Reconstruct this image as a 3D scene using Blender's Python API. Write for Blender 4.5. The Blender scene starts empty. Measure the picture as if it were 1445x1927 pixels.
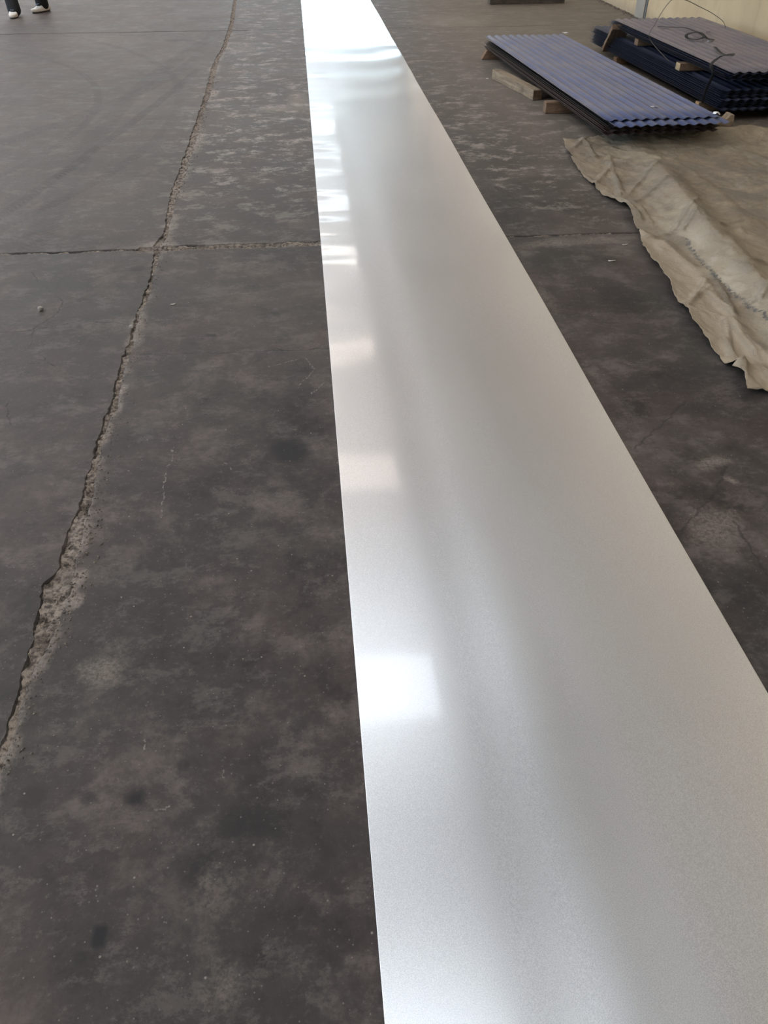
import bpy, bmesh, math, random
import numpy as np
from mathutils import Vector, noise as mn
rnd = random.Random(7)
S = bpy.context.scene
C = S.collection
PI = math.pi
# ------------------------------------------------------------------ camera
CAM_H, FPX, PITCH, YAW = 1.55, 1450.0, math.radians(40.3), math.radians(5.35)
cam = bpy.data.cameras.new('camera'); camo = bpy.data.objects.new('camera', cam); C.objects.link(camo)
cam.sensor_fit = 'VERTICAL'; cam.sensor_height = 36.0; cam.lens = 36.0 * FPX / 1927.0
cam.clip_start = 0.05; cam.clip_end = 300
camo.location = (0, 0, CAM_H); camo.rotation_euler = (PI/2 - PITCH, 0, -YAW)
S.camera = camo
# ------------------------------------------------------------------ sky
S.cycles.max_bounces = 7; S.cycles.diffuse_bounces = 4; S.cycles.glossy_bounces = 4
W = bpy.data.worlds.new('sky'); S.world = W; W.use_nodes = True
wn = W.node_tree; bg = wn.nodes['Background']
sky = wn.nodes.new('ShaderNodeTexSky'); sky.sky_type = 'NISHITA'; sky.sun_disc = False
sky.sun_elevation = math.radians(38); sky.sun_rotation = math.radians(75)
sky.air_density = 1.0; sky.dust_density = 1.2; sky.ozone_density = 1.2
wn.links.new(sky.outputs[0], bg.inputs[0]); bg.inputs[1].default_value = 0.60
sun = bpy.data.lights.new('sun', 'SUN'); suno = bpy.data.objects.new('sun', sun); C.objects.link(suno)
sun.energy = 4.2; sun.angle = math.radians(.6); sun.color = (1.0, .95, .88)      # shines over the roof onto the yard left of the hall
suno.rotation_euler = (math.radians(-8), math.radians(48), 0); suno.location = (20, 10, 30)
SKYLIGHT = 8.0      # glow of the translucent roof panels
# ------------------------------------------------------------------ exposure
vs = S.view_settings
vs.view_transform = 'Standard'; vs.look = 'None'; vs.gamma = 1.0; vs.exposure = 0.55
vs.use_curve_mapping = False

# ------------------------------------------------------------------ helpers
def at(x, y, z=0.0):
    """a point of the photograph (pixels) laid on the level z (metres)"""
    r = (x-722.5)/FPX; d = (y-963.5)/FPX
    fw = math.cos(PITCH) - d*math.sin(PITCH); up = -(math.sin(PITCH) + d*math.cos(PITCH))
    t = (z-CAM_H)/up; a, b = r*t, fw*t
    return (a*math.cos(YAW)+b*math.sin(YAW), -a*math.sin(YAW)+b*math.cos(YAW))

def tag(o, label=None, cat=None, group=None, kind=None):
    if label: o['label'] = label
    if cat: o['category'] = cat
    if group: o['group'] = group
    if kind: o['kind'] = kind
    return o

def link(name, me, mat=None, parent=None, smooth=False):
    o = bpy.data.objects.new(name, me); C.objects.link(o)
    if mat and not me.materials: me.materials.append(mat)
    if parent: o.parent = parent
    if smooth:
        for p in me.polygons: p.use_smooth = True
    return o

def pyd(name, vs_, fs, mat=None, parent=None, smooth=False):
    me = bpy.data.meshes.new(name); me.from_pydata([tuple(map(float, v)) for v in vs_], [], fs); me.update()
    return link(name, me, mat, parent, smooth)

def bm_obj(name, bm, mat=None, parent=None, smooth=False):
    me = bpy.data.meshes.new(name); bm.normal_update(); bm.to_mesh(me); bm.free()
    return link(name, me, mat, parent, smooth)

def empty(name, loc, rz=0):
    o = bpy.data.objects.new(name, None); C.objects.link(o); o.location = loc; o.rotation_euler = (0, 0, rz)
    o.empty_display_size = .05
    return o

def add_box(bm, x0, x1, y0, y1, z0, z1, bev=0.0):
    v = [bm.verts.new(p) for p in ((x0,y0,z0),(x1,y0,z0),(x1,y1,z0),(x0,y1,z0),(x0,y0,z1),(x1,y0,z1),(x1,y1,z1),(x0,y1,z1))]
    fs = [bm.faces.new([v[i] for i in q]) for q in ((0,3,2,1),(4,5,6,7),(0,1,5,4),(1,2,6,5),(2,3,7,6),(3,0,4,7))]
    if bev:
        es = list({e for f in fs for e in f.edges})
        bmesh.ops.bevel(bm, geom=es, offset=bev, segments=2, affect='EDGES', profile=.6)

def grid_mesh(X, Y, Z):
    """X,Y,Z arrays (n,m) -> verts, faces"""
    n, m = X.shape
    V = np.stack([X, Y, Z], -1).reshape(-1, 3)
    idx = np.arange(n*m).reshape(n, m)
    F = np.stack([idx[:-1,:-1], idx[:-1,1:], idx[1:,1:], idx[1:,:-1]], -1).reshape(-1, 4)
    return V, F

def fast_obj(name, V, F, mat, parent=None, smooth=True):
    me = bpy.data.meshes.new(name)
    me.from_pydata(V.tolist(), [], F.tolist()); me.update()
    if smooth: me.polygons.foreach_set('use_smooth', [True]*len(me.polygons))
    return link(name, me, mat, parent)

def tube(path, r, seg=8, closed_ends=True):
    """path: list of 3D points; r: radius or list. returns verts, faces"""
    P = [Vector(p) for p in path]; n = len(P)
    R = r if isinstance(r, (list, tuple)) else [r]*n
    Vv, F = [], []
    up = Vector((0, 0, 1))
    for i in range(n):
        t = (P[min(i+1, n-1)] - P[max(i-1, 0)]).normalized()
        a = t.cross(up)
        if a.length < .05: a = t.cross(Vector((1, 0, 0)))
        a.normalize(); b = a.cross(t).normalized()
        for k in range(seg):
            w = 2*PI*k/seg
            Vv.append(P[i] + a*math.cos(w)*R[i] + b*math.sin(w)*R[i])
    for i in range(n-1):
        for k in range(seg):
            k2 = (k+1) % seg
            F.append((i*seg+k, i*seg+k2, (i+1)*seg+k2, (i+1)*seg+k))
    if closed_ends:
        F.append(tuple(range(seg-1, -1, -1))); F.append(tuple((n-1)*seg+k for k in range(seg)))
    return Vv, F

def smooth_path(pts, sub=6):
    P = [Vector(p) for p in pts]; out = []
    for i in range(len(P)-1):
        p0, p1, p2, p3 = P[max(i-1,0)], P[i], P[i+1], P[min(i+2, len(P)-1)]
        for k in range(sub):
            t = k/sub
            out.append(.5*((2*p1)+(p2-p0)*t+(2*p0-5*p1+4*p2-p3)*t*t+(3*p1-p0-3*p2+p3)*t**3))
    out.append(P[-1]); return out

# vectorised value noise for geometry
def vnoise(x, y, seed=0):
    x = np.asarray(x, float); y = np.asarray(y, float)
    xi = np.floor(x).astype(np.int64); yi = np.floor(y).astype(np.int64)
    fx = x-xi; fy = y-yi
    fx = fx*fx*(3-2*fx); fy = fy*fy*(3-2*fy)
    def h(a, b):
        v = (a*374761393 + b*668265263 + seed*982451653) & 0xffffffff
        v = ((v ^ (v >> 13))*1274126177) & 0xffffffff
        v = v ^ (v >> 16)
        return (v & 0xffff)/65535.0
    return (h(xi,yi)*(1-fx)*(1-fy)+h(xi+1,yi)*fx*(1-fy)+h(xi,yi+1)*(1-fx)*fy+h(xi+1,yi+1)*fx*fy)*2-1
def fbm(x, y, seed=0, o=4):
    s = 0; a = 1; t = 0
    for k in range(o):
        s = s + a*vnoise(x*2**k, y*2**k, seed+k); t += a; a *= .5
    return s/t

# ------------------------------------------------------------------ node helpers
class N:
    def __init__(s, name):
        s.m = bpy.data.materials.new(name); s.m.use_nodes = True
        s.t = s.m.node_tree; s.b = s.t.nodes['Principled BSDF']; s.co = None
    def n(s, typ, **kw):
        nd = s.t.nodes.new(typ)
        for k, v in kw.items():
            if k == 'ins':
                for a, b in v.items(): s.set(nd.inputs[a], b)
            else: setattr(nd, k, v)
        return nd
    def set(s, sock, v):
        if isinstance(v, bpy.types.NodeSocket): s.t.links.new(v, sock)
        else:
            if sock.type == 'RGBA' and not isinstance(v, (int, float)) and len(v) == 3: v = (*v, 1)
            sock.default_value = v
    last = None
    def chained(s, p):
        """evaluate masks one after another, so the shader stays within its stack"""
        return p if s.last is None else s.vm('ADD', p, s.math('MULTIPLY', s.last, 1e-7))
    def coord(s, kind='Object'):
        return s.n('ShaderNodeTexCoord').outputs[kind]
    def pos(s):
        return s.n('ShaderNodeNewGeometry').outputs['Position']
    def mapping(s, v, scale=(1,1,1), rot=(0,0,0), loc=(0,0,0)):
        return s.n('ShaderNodeMapping', ins={'Vector': v, 'Scale': scale, 'Rotation': rot, 'Location': loc}).outputs[0]
    def noise(s, v, scale, detail=4, rough=.55, dist=0.0, col=False):
        nd = s.n('ShaderNodeTexNoise', ins={'Vector': v, 'Scale': scale, 'Detail': detail, 'Roughness': rough, 'Distortion': dist})
        return nd.outputs['Color' if col else 'Fac']
    def math(s, op, a, b=0.0, c=None, clamp=False):
        nd = s.n('ShaderNodeMath', operation=op, use_clamp=clamp)
        s.set(nd.inputs[0], a); s.set(nd.inputs[1], b)
        if c is not None: s.set(nd.inputs[2], c)
        return nd.outputs[0]
    def vm(s, op, a, b=(0,0,0), out=0):
        nd = s.n('ShaderNodeVectorMath', operation=op); s.set(nd.inputs[0], a)
        s.set(nd.inputs[1], b)
        return nd.outputs[out]
    def rng(s, v, a, b, c=0.0, d=1.0, smooth=True):
        nd = s.n('ShaderNodeMapRange', ins={'Value': v, 'From Min': a, 'From Max': b, 'To Min': c, 'To Max': d})
        nd.interpolation_type = 'SMOOTHSTEP' if smooth else 'LINEAR'
        return nd.outputs[0]
    def mix(s, f, a, b, mode='MIX'):
        nd = s.n('ShaderNodeMix', data_type='RGBA', blend_type=mode)
        s.set(nd.inputs[0], f); s.set(nd.inputs[6], a); s.set(nd.inputs[7], b)
        return nd.outputs[2]
    def bump(s, h, strength=.3, dist=.01):
        nd = s.n('ShaderNodeBump', ins={'Height': h, 'Strength': strength, 'Distance': dist})
        return nd.outputs[0]
    def out(s, **kw):
        for k, v in kw.items(): s.set(s.b.inputs[k.replace('_', ' ')], v)
        return s.m

def lin(r, g, b):
    f = lambda c: (c/255/12.92) if c/255 <= .04045 else ((c/255+.055)/1.055)**2.4
    return (f(r), f(g), f(b))

def simple(name, col, rough=.6, var=.15, scale=20, metal=0.0, bump=.0, bscale=60):
    m = N(name); c = m.coord()
    n1 = m.noise(c, scale, 5)
    f = m.rng(n1, .3, .7)
    m.out(Base_Color=m.mix(f, tuple(x*(1-var) for x in col), tuple(min(1, x*(1+var)) for x in col)), Roughness=rough, Metallic=metal)
    if bump: m.out(Normal=m.bump(m.noise(c, bscale, 4), bump, .004))
    return m.m

# ------------------------------------------------------------------ floor material
def seg_dist(m, p, a, b):
    """distance from shader point p (flattened) to the segment a-b, metres"""
    ax, ay = a; bx, by = b
    L2 = (bx-ax)**2+(by-ay)**2
    pa = m.vm('SUBTRACT', m.chained(p), (ax, ay, 0))
    t = m.vm('DOT_PRODUCT', pa, ((bx-ax)/L2, (by-ay)/L2, 0), out=1)
    t = m.math('ADD', t, 0.0, clamp=True)
    sc = m.n('ShaderNodeVectorMath', operation='SCALE'); sc.inputs[0].default_value = (bx-ax, by-ay, 0)
    m.t.links.new(t, sc.inputs['Scale'])
    dv = m.vm('SUBTRACT', pa, sc.outputs[0])
    m.last = m.vm('LENGTH', dv, out=1)
    return m.last

F, pw = 0, 1
STAINS = [
    (546, 848, .075, 1, 1.25, .5, F, .75), (255, 1501, .022, 1.1, 1, .5, F, .85), (166, 1504, .020, 1, 1, .6, F, .55),
    (188, 1762, .020, 1, 1.3, .4, F, .95), (152, 1802, .012, 1, 1, .5, F, .6), (344, 1441, .018, 1, 1, .5, F, .55),
    (398, 631, .022, 1.4, 1, .4, F, .7), (384, 637, .012, 1, 1, .4, F, .55), (432, 646, .034, 1, .8, .7, F, .35),
    (388, 750, .016, 1, 1, .5, F, .6), (577, 697, .035, 1, 1, .7, F, .5), (258, 506, .045, 1, 1, .4, F, .55),
    (153, 565, .030, 1, 1, .5, F, .4), (60, 1502, .04, 1, 1, .7, F, .45), (530, 745, .14, 1.2, 1, .8, pw, .35),
    (560, 860, .26, .6, 1.4, .9, pw, .3), (480, 1560, .10, 1, 1, .9, pw, .5), (390, 1640, .09, 1, 1, .9, pw, .5),
    (640, 1750, .16, .5, 1.5, .9, pw, .3), (262, 1070, .025, 1, 1, .6, F, .4), (408, 1105, .02, 1, 1, .6, F, .35),
    (470, 1470, .02, 1, 1, .5, F, .4), (60, 1140, .09, 1, 1.5, .9, pw, .4), (120, 1700, .06, 1, 1, .9, pw, .3),
    (1165, 560, .16, 1.0, 1.6, .8, pw, .45), (960, 398, .40, .45, 1.2, .6, pw, .35), (1240, 720, .16, 1.6, .6, .6, pw, .35),
    (1310, 760, .10, 1.5, .6, .6, pw, .38), (1250, 960, .10, .8, 1.0, .9, pw, .35), (266, 370, .07, .5, 3.0, .7, pw, .3),
    (1400, 1110, .16, 1, 1, .9, pw, .3), (330, 76, .13, 1.6, .6, .6, pw, .4), (290, 70, .1, 1.6, .6, .6, pw, .3), (100, 108, .3, 2.4, .5, .8, pw, .3),
    (105, 50, .10, 1.8, .5, .7, pw, .4)]
SCUFFS = [
    (118, 1108, .040, 1, 1.3, .5, F, .95), (138, 1130, .032, 1, 1.3, .7, F, .75), (150, 1085, .03, .9, 1.5, .6, F, .6),
    (92, 1190, .022, .8, 2.2, .6, F, .75), (156, 1020, .016, .9, 3.0, .6, F, .8), (228, 733, .022, .9, 2.0, .6, F, .85),
    (222, 768, .016, .9, 2.4, .6, F, .7), (262, 640, .035, .8, 2.2, .8, F, .5), (190, 870, .020, .9, 2.2, .7, F, .6),
    (205, 1265, .060, 1.3, 1.0, .8, pw, .42), (235, 1225, .05, 1, 1, .8, pw, .25), (396, 176, .10, .55, 1.6, .5, F, .9),
    (402, 130, .10, .5, 1.3, .5, F, .6), (520, 205, .14, 1.3, .8, .7, pw, .55), (318, 425, .04, 1, 1.6, .7, F, .5),
    (460, 90, .35, .6, 1.6, .9, pw, .35), (850, 40, .8, .9, .8, .9, pw, .45), (560, 190, .30, .4, 1.8, .9, pw, .45),
    (1345, 880, .055, 1.6, .7, .8, pw, .55), (1370, 900, .02, 1, 1, .6, F, .7), (1330, 990, .10, 1, 1.3, .9, pw, .45),
    (1370, 980, .08, 1, 1, .9, pw, .42), (1250, 905, .05, 1.6, .7, .9, pw, .35), (1040, 565, .12, .5, 2.2, .9, pw, .32),
    (1120, 700, .12, .5, 1.8, .9, pw, .28), (1180, 770, .10, .6, 1.8, .9, pw, .25), (1080, 455, .26, 2.4, .3, .8, pw, .35),
    (300, 465, .11, 1.1, .9, .6, F, .65), (420, 462, .12, 4.5, .30, .7, F, .40), (540, 460, .10, 3.2, .35, .7, F, .55),
    (420, 1880, .06, 1, 1.4, .9, pw, .3), (420, 1680, .09, 1, 1, .9, pw, .28), (170, 1400, .04, 1, 1, .9, pw, .15)]
def stain_mask(x, y, lst):
    wx = x + .05*fbm(x*3, y*3, 61, 3); wy = y + .05*fbm(x*3, y*3, 62, 3)
    acc = np.zeros_like(x)
    for (px, py, r, sx, sy, soft, kind, k) in lst:
        cx, cy = at(px, py); X, Y = (wx, wy) if kind else (x, y)
        d = np.hypot((X-cx)/sx, (Y-cy)/sy)
        t = np.clip((r*(1+soft*.6)-d)/(r*(soft*1.6)), 0, 1); t = t*t*(3-2*t)
        acc = np.maximum(acc, t*k)
    return acc

def edge_wear(x, y):
    """chipped, dusty margin on the right side of the long crack"""
    d = x - xat(crR, y); n = fbm(y*6, y*0, 55, 4)
    return np.where(d > -.05, np.exp(-(np.abs(d)/np.maximum(.012+.035*n, .006)))*.75, 0)*(y < 11)*np.clip(.7+n, 0, 1)
def floor_material(col_i, row_i):
    m = N('worn_concrete')
    p0 = m.pos()
    flat = m.vm('MULTIPLY', p0, (1, 1, 0))
    nz = m.noise(flat, 3.0, 5, .6, col=True)
    off = m.vm('MULTIPLY', m.vm('SUBTRACT', nz, (.5, .5, .5)), (.16, .16, 0))
    nf = m.noise(flat, 22.0, 4, .7, col=True)
    offf = m.vm('MULTIPLY', m.vm('SUBTRACT', nf, (.5, .5, .5)), (.045, .045, 0))
    pf = m.vm('ADD', flat, offf)                   # finely wobbled coordinates for cracks
    # broad tone
    big = m.noise(flat, .55, 5, .6)
    mid = m.noise(flat, 3.6, 8, .72, .08)
    hue = m.noise(flat, 1.3, 5, .62, .15)
    fine = m.noise(flat, 45, 5, .75)
    col = m.mix(m.rng(hue, .40, .60), (.036, .032, .029), (.049, .0375, .0345))
    col = m.mix(m.rng(big, .42, .68), col, (.075, .060, .053))
    col = m.mix(m.math('MULTIPLY', m.rng(mid, .48, .68), .65), col, (.125, .103, .091))
    col = m.mix(m.math('MULTIPLY', m.rng(mid, .50, .32), .8), col, (.016, .013, .012))
    col = m.mix(m.math('MULTIPLY', m.rng(fine, .55, .75), .38), col, (.15, .13, .118))
    col = m.mix(m.math('MULTIPLY', m.rng(fine, .45, .25), .5), col, (.017, .015, .014))
    # worn pale streaks running across the far lane
    st = m.noise(m.mapping(flat, scale=(1.5, 2.2, 1)), 3.2, 10, .82, .12)
    sep = m.n('ShaderNodeSeparateXYZ', ins={0: flat})
    x, y = sep.outputs[0], sep.outputs[1]
    lane = m.math('MULTIPLY', m.rng(x, -1.1, -.5), m.rng(y, 3.4, 6.5))
    far = m.math('MAXIMUM', lane, m.math('MULTIPLY', m.rng(y, 5.5, 9.5), m.rng(x, .6, 1.4)))
    far = m.math('MULTIPLY_ADD', far, .85, .12)
    col = m.mix(m.math('MULTIPLY', m.math('MULTIPLY', m.rng(st, .50, .60), far), .95), col, (.32, .275, .245))
    # far side paler: dust and the doorway's stronger light put into the colour
    dust = m.math('MULTIPLY', m.math('MULTIPLY', m.rng(y, 2.0, 9.5), m.rng(mid, .25, .65, .35, .62)), m.rng(x, -1.6, .2, .35, 1.0))
    col = m.mix(dust, col, (.145, .122, .108))
    dr = m.math('MULTIPLY', m.math('MULTIPLY', m.rng(x, .9, 2.2), m.rng(y, 3.6, 7.5)), .62)  # wall bounce on the far right floor, painted as a paler tone
    col = m.mix(dr, col, (.190, .158, .125))
    # oil stains and pale scuffs come from the slab's own stain masks, frayed by noise
    frn = m.noise(flat, 24, 5, .7)
    grit = m.rng(m.noise(flat, 90, 4, .75), .34, .62)
    def mask(nm):
        v = m.n('ShaderNodeAttribute', attribute_name=nm).outputs['Fac']
        k = m.math('MULTIPLY', m.math('SUBTRACT', frn, .5), .9)
        return m.math('MULTIPLY', v, m.rng(m.math('ADD', v, k), .08, .42))
    col = m.mix(mask('stain'), col, (.011, .0105, .012))
    pale = mask('scuff')
    col = m.mix(m.math('MULTIPLY', pale, m.math('MULTIPLY_ADD', grit, .75, .25)), col, (.30, .25, .21))
    # long joints hairlines, cracks
    hair = [((0,625),(60,622)),((60,622),(150,605)),((150,605),(215,607)),((215,607),(250,613)),
            ((62,512),(72,532)),((72,532),(100,553)),((100,553),(118,568)),((118,568),(108,590)),((108,590),(62,620)),((62,620),(58,650)),
            ((0,500),(58,499)),((14,760),(20,800)),((240,668),(430,664)),((430,664),(625,656)),((0,686),(90,683)),((78,668),(102,690)),
            ((250,600),(265,585)),((0,150),(430,133))]
    def mine(lst):
        out = []
        for a, b in lst:
            X, Y = at((a[0]+b[0])/2, (a[1]+b[1])/2)
            c = 0 if X < float(xat(crL, Y)) else 1
            r = 0 if Y < J1 else 1
            if (c, r) == (col_i, row_i): out.append((a, b))
        return out
    acc = m.n('ShaderNodeValue').outputs[0]; acc.default_value = 9.0
    for a, b in mine(hair[:-1]):
        d = seg_dist(m, pf, at(*a), at(*b))
        acc = d if acc is None else m.math('MINIMUM', acc, d)
        m.last = acc
    tone = m.rng(acc, .0008, .0042, .8, 0.0)
    tone = m.math('MULTIPLY', tone, m.rng(m.noise(flat, 9, 3), .35, .55, .35, 1.0))
    col = m.mix(tone, col, (.016, .014, .013))
    # right hand floor: meandering old cracks
    hr = [((1195,845),(1290,755)),((1280,1005),(1300,975)),((1300,975),(1345,930)),((1345,930),(1365,880)),((1380,980),(1445,1085)),((930,352),(1000,392))]
    acc2 = m.n('ShaderNodeValue').outputs[0]; acc2.default_value = 9.0
    for a, b in mine(hr):
        d = seg_dist(m, pf, at(*a), at(*b)); acc2 = d if acc2 is None else m.math('MINIMUM', acc2, d); m.last = acc2
    col = m.mix(m.rng(acc2, .001, .006, .55, 0.0), col, (.022, .02, .02))
    # scratches: pale thin arcs
    sc = [((420,868),(437,884)),((303,975),(310,900)),((310,900),(327,840)),((577,675),(592,695)),((592,695),(560,730)),((608,720),(585,742)),
          ((268,1375),(274,1410)),((420,1445),(421,1462)),((290,1530),(315,1521)),((505,690),(560,676)),((1290,1060),(1340,1160)),((510,312),(524,322))]
    acc3 = m.n('ShaderNodeValue').outputs[0]; acc3.default_value = 9.0
    for a, b in mine(sc):
        d = seg_dist(m, pf, at(*a), at(*b)); acc3 = d if acc3 is None else m.math('MINIMUM', acc3, d); m.last = acc3
    scm = m.math('MULTIPLY', m.rng(acc3, .0006, .0032, .6, 0.0), m.rng(m.noise(flat, 60, 3), .42, .6))
    col = m.mix(scm, col, (.27, .24, .21))
    # tyre marks: curving bands with a tread rhythm
    for (pts, R0, w, k) in ((((0,407),(166,291),(316,178)), 0, .05, .30), (((0,330),(140,250),(180,165)), 0, .04, .22), (((150,300),(215,215),(292,142)), 0, .10, .22), (((0,430),(200,330),(330,215)),0,.05,.2), (((0,270),(200,200),(400,60)),0,.09,.2)) if (col_i, row_i) == (0, 1) else ():
        A, B_, D = [np.array(at(*q)) for q in pts]
        M = np.array([[B_[0]-A[0], B_[1]-A[1]], [D[0]-A[0], D[1]-A[1]]])*2
        rhs = np.array([B_@B_-A@A, D@D-A@A]); cc = np.linalg.solve(M, rhs); R = float(np.linalg.norm(A-cc))
        dv = m.vm('SUBTRACT', m.vm('ADD', flat, m.vm('MULTIPLY', off, (.25, .25, 0))), (float(cc[0]), float(cc[1]), 0))
        d = m.math('ABSOLUTE', m.math('SUBTRACT', m.vm('LENGTH', dv, out=1), R))
        band = m.rng(d, w*.6, w, 1.0, 0.0)
        sx = m.n('ShaderNodeSeparateXYZ', ins={0: dv})
        ang = m.math('ARCTAN2', sx.outputs[1], sx.outputs[0])
        tr = m.math('SINE', m.math('MULTIPLY', m.math('MULTIPLY_ADD', d, .9/max(R, .1), ang), R*2*PI/.045))
        tr = m.math('MULTIPLY_ADD', tr, .3, .7)
        left = m.rng(x, -.95, -1.1)
        col = m.mix(m.math('MULTIPLY', m.math('MULTIPLY', m.math('MULTIPLY', band, tr), left), k*1.5), col, (.016, .016, .017))
    # specks
    vor = m.n('ShaderNodeTexVoronoi', ins={'Vector': flat, 'Scale': 26.0}); vor.feature = 'F1'
    spk = m.rng(vor.outputs['Distance'], .035, .085, 1.0, 0.0)
    vc = m.n('ShaderNodeSeparateColor', ins={0: vor.outputs['Color']})
    spk = m.math('MULTIPLY', spk, m.rng(vc.outputs[0], .62, .8))
    col = m.mix(m.math('MULTIPLY', spk, .65), col, (.30, .26, .23))
    vor2 = m.n('ShaderNodeTexVoronoi', ins={'Vector': flat, 'Scale': 95.0})
    vc2 = m.n('ShaderNodeSeparateColor', ins={0: vor2.outputs['Color']})
    sp2 = m.math('MULTIPLY', m.rng(vor2.outputs['Distance'], .10, .22, 1.0, 0.0), m.rng(vc2.outputs[1], .80, .9))
    col = m.mix(m.math('MULTIPLY', sp2, .40), col, (.25, .22, .20))
    h = m.math('ADD', m.math('MULTIPLY', fine, .5), m.math('MULTIPLY', mid, 1.2))
    h = m.math('SUBTRACT', h, m.math('MULTIPLY', tone, .9))
    m.b.inputs['Specular IOR Level'].default_value = .22
    rough = m.rng(mid, .3, .7, .48, .68)
    m.out(Base_Color=col, Roughness=rough, Normal=m.bump(h, .35, .004))
    return m.m

M = {}

def rubble_material():
    m = N('crumbled_concrete'); p = m.pos()
    n1 = m.noise(p, 60, 6, .7); n2 = m.noise(p, 9, 4)
    c = m.mix(m.rng(n1, .36, .62), (.050, .038, .031), (.27, .225, .185))
    c = m.mix(m.rng(n2, .45, .7, 0, .6), c, (.075, .06, .05))
    m.out(Base_Color=c, Roughness=.95, Normal=m.bump(n1, .8, .008))
    return m.m
M['rubble'] = rubble_material()
M['sub'] = simple('dark_joint_soil', (.035, .028, .023), .95, .4, 80, bump=.8)

# ------------------------------------------------------------------ slabs of the floor
CR = [(442,-30),(440,0),(437,18),(432,50),(418,90),(405,112),(398,130),(392,155),(385,180),(375,210),(366,240),(355,270),(345,300),(335,330),(326,355),(319,385),(315,410),(309,440),(290,463),
      (291,490),(283,512),(278,545),(264,580),(250,615),(240,650),(228,690),(217,725),(212,760),(196,790),(185,830),(178,860),(166,900),(158,932),(150,960),(138,990),
      (127,1010),(121,1040),(117,1065),(100,1085),(84,1097),(81,1117),(75,1150),(71,1180),(62,1212),(50,1250),(38,1290),(27,1340),(8,1395),(-6,1430),(-60,1600),(-140,1900),(-230,2250)]
CW = [6,6,6,7,7,7,9,10,9,8,9,12,12,13,12,9,9,7,12,5,6,6,5,5,7,9,10,10,12,10,11,14,15,16,20,26,26,24,36,46,48,40,34,30,20,13,9,12,14,18,20,20]   # width in pixels
crL = [at(*p) for p in CR]; crR = [at(p[0]+w, p[1]) for p, w in zip(CR, CW)]
crL = [(-.95, 37.0), (-.93, 20.0)] + crL; crR = [(-.92, 37.0), (-.90, 20.0)] + crR
def xat(tab, y):
    ys = [p[1] for p in tab][::-1]; xs = [p[0] for p in tab][::-1]
    return np.interp(y, ys, xs)
def jag(n, amp, seed, s=35.0, t0=0.0, step=.012):
    t = np.arange(n)*step + t0
    return fbm(t*s, np.full(n, seed*3.7), seed, 4)*amp
XMIN, XMAX, YMIN, YMAX = -14.0, 4.33, -8.0, 36.0
J1 = 4.035; J2 = 10.74
def ysamp(a, b):
    out = []; y = a
    while y < b:
        out.append(y); y += .010 if y < 6 else (.022 if y < 13 else .5)
    if b - out[-1] < 1e-4: out.pop()
    out.append(b); return np.array(out)
def joint_edge(x0, x1, J, side, seed, fineX=(-4, 4.4)):
    """points along a cross joint between x0 and x1"""
    xs = []; x = x0
    while x < x1:
        xs.append(x); x += .012 if fineX[0] < x < fineX[1] else .3
    xs.append(x1); xs = np.array(xs)
    w = .006 + .006*(fbm(xs*3, xs*0+seed, seed)+.3).clip(0, 1) + .004*fbm(xs*40, xs*0, seed+5)
    if J == J1:
        w = w + np.where((xs > -.9) & (xs < .15), .022, 0)
    ys = J + .010*fbm(xs*1.3, xs*0+9, int(J*3)) + .010*fbm(xs*9, xs*0+2, int(J*5)) + side*np.maximum(w, .0015)
    return list(zip(xs, ys))
from mathutils.geometry import delaunay_2d_cdt
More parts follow.
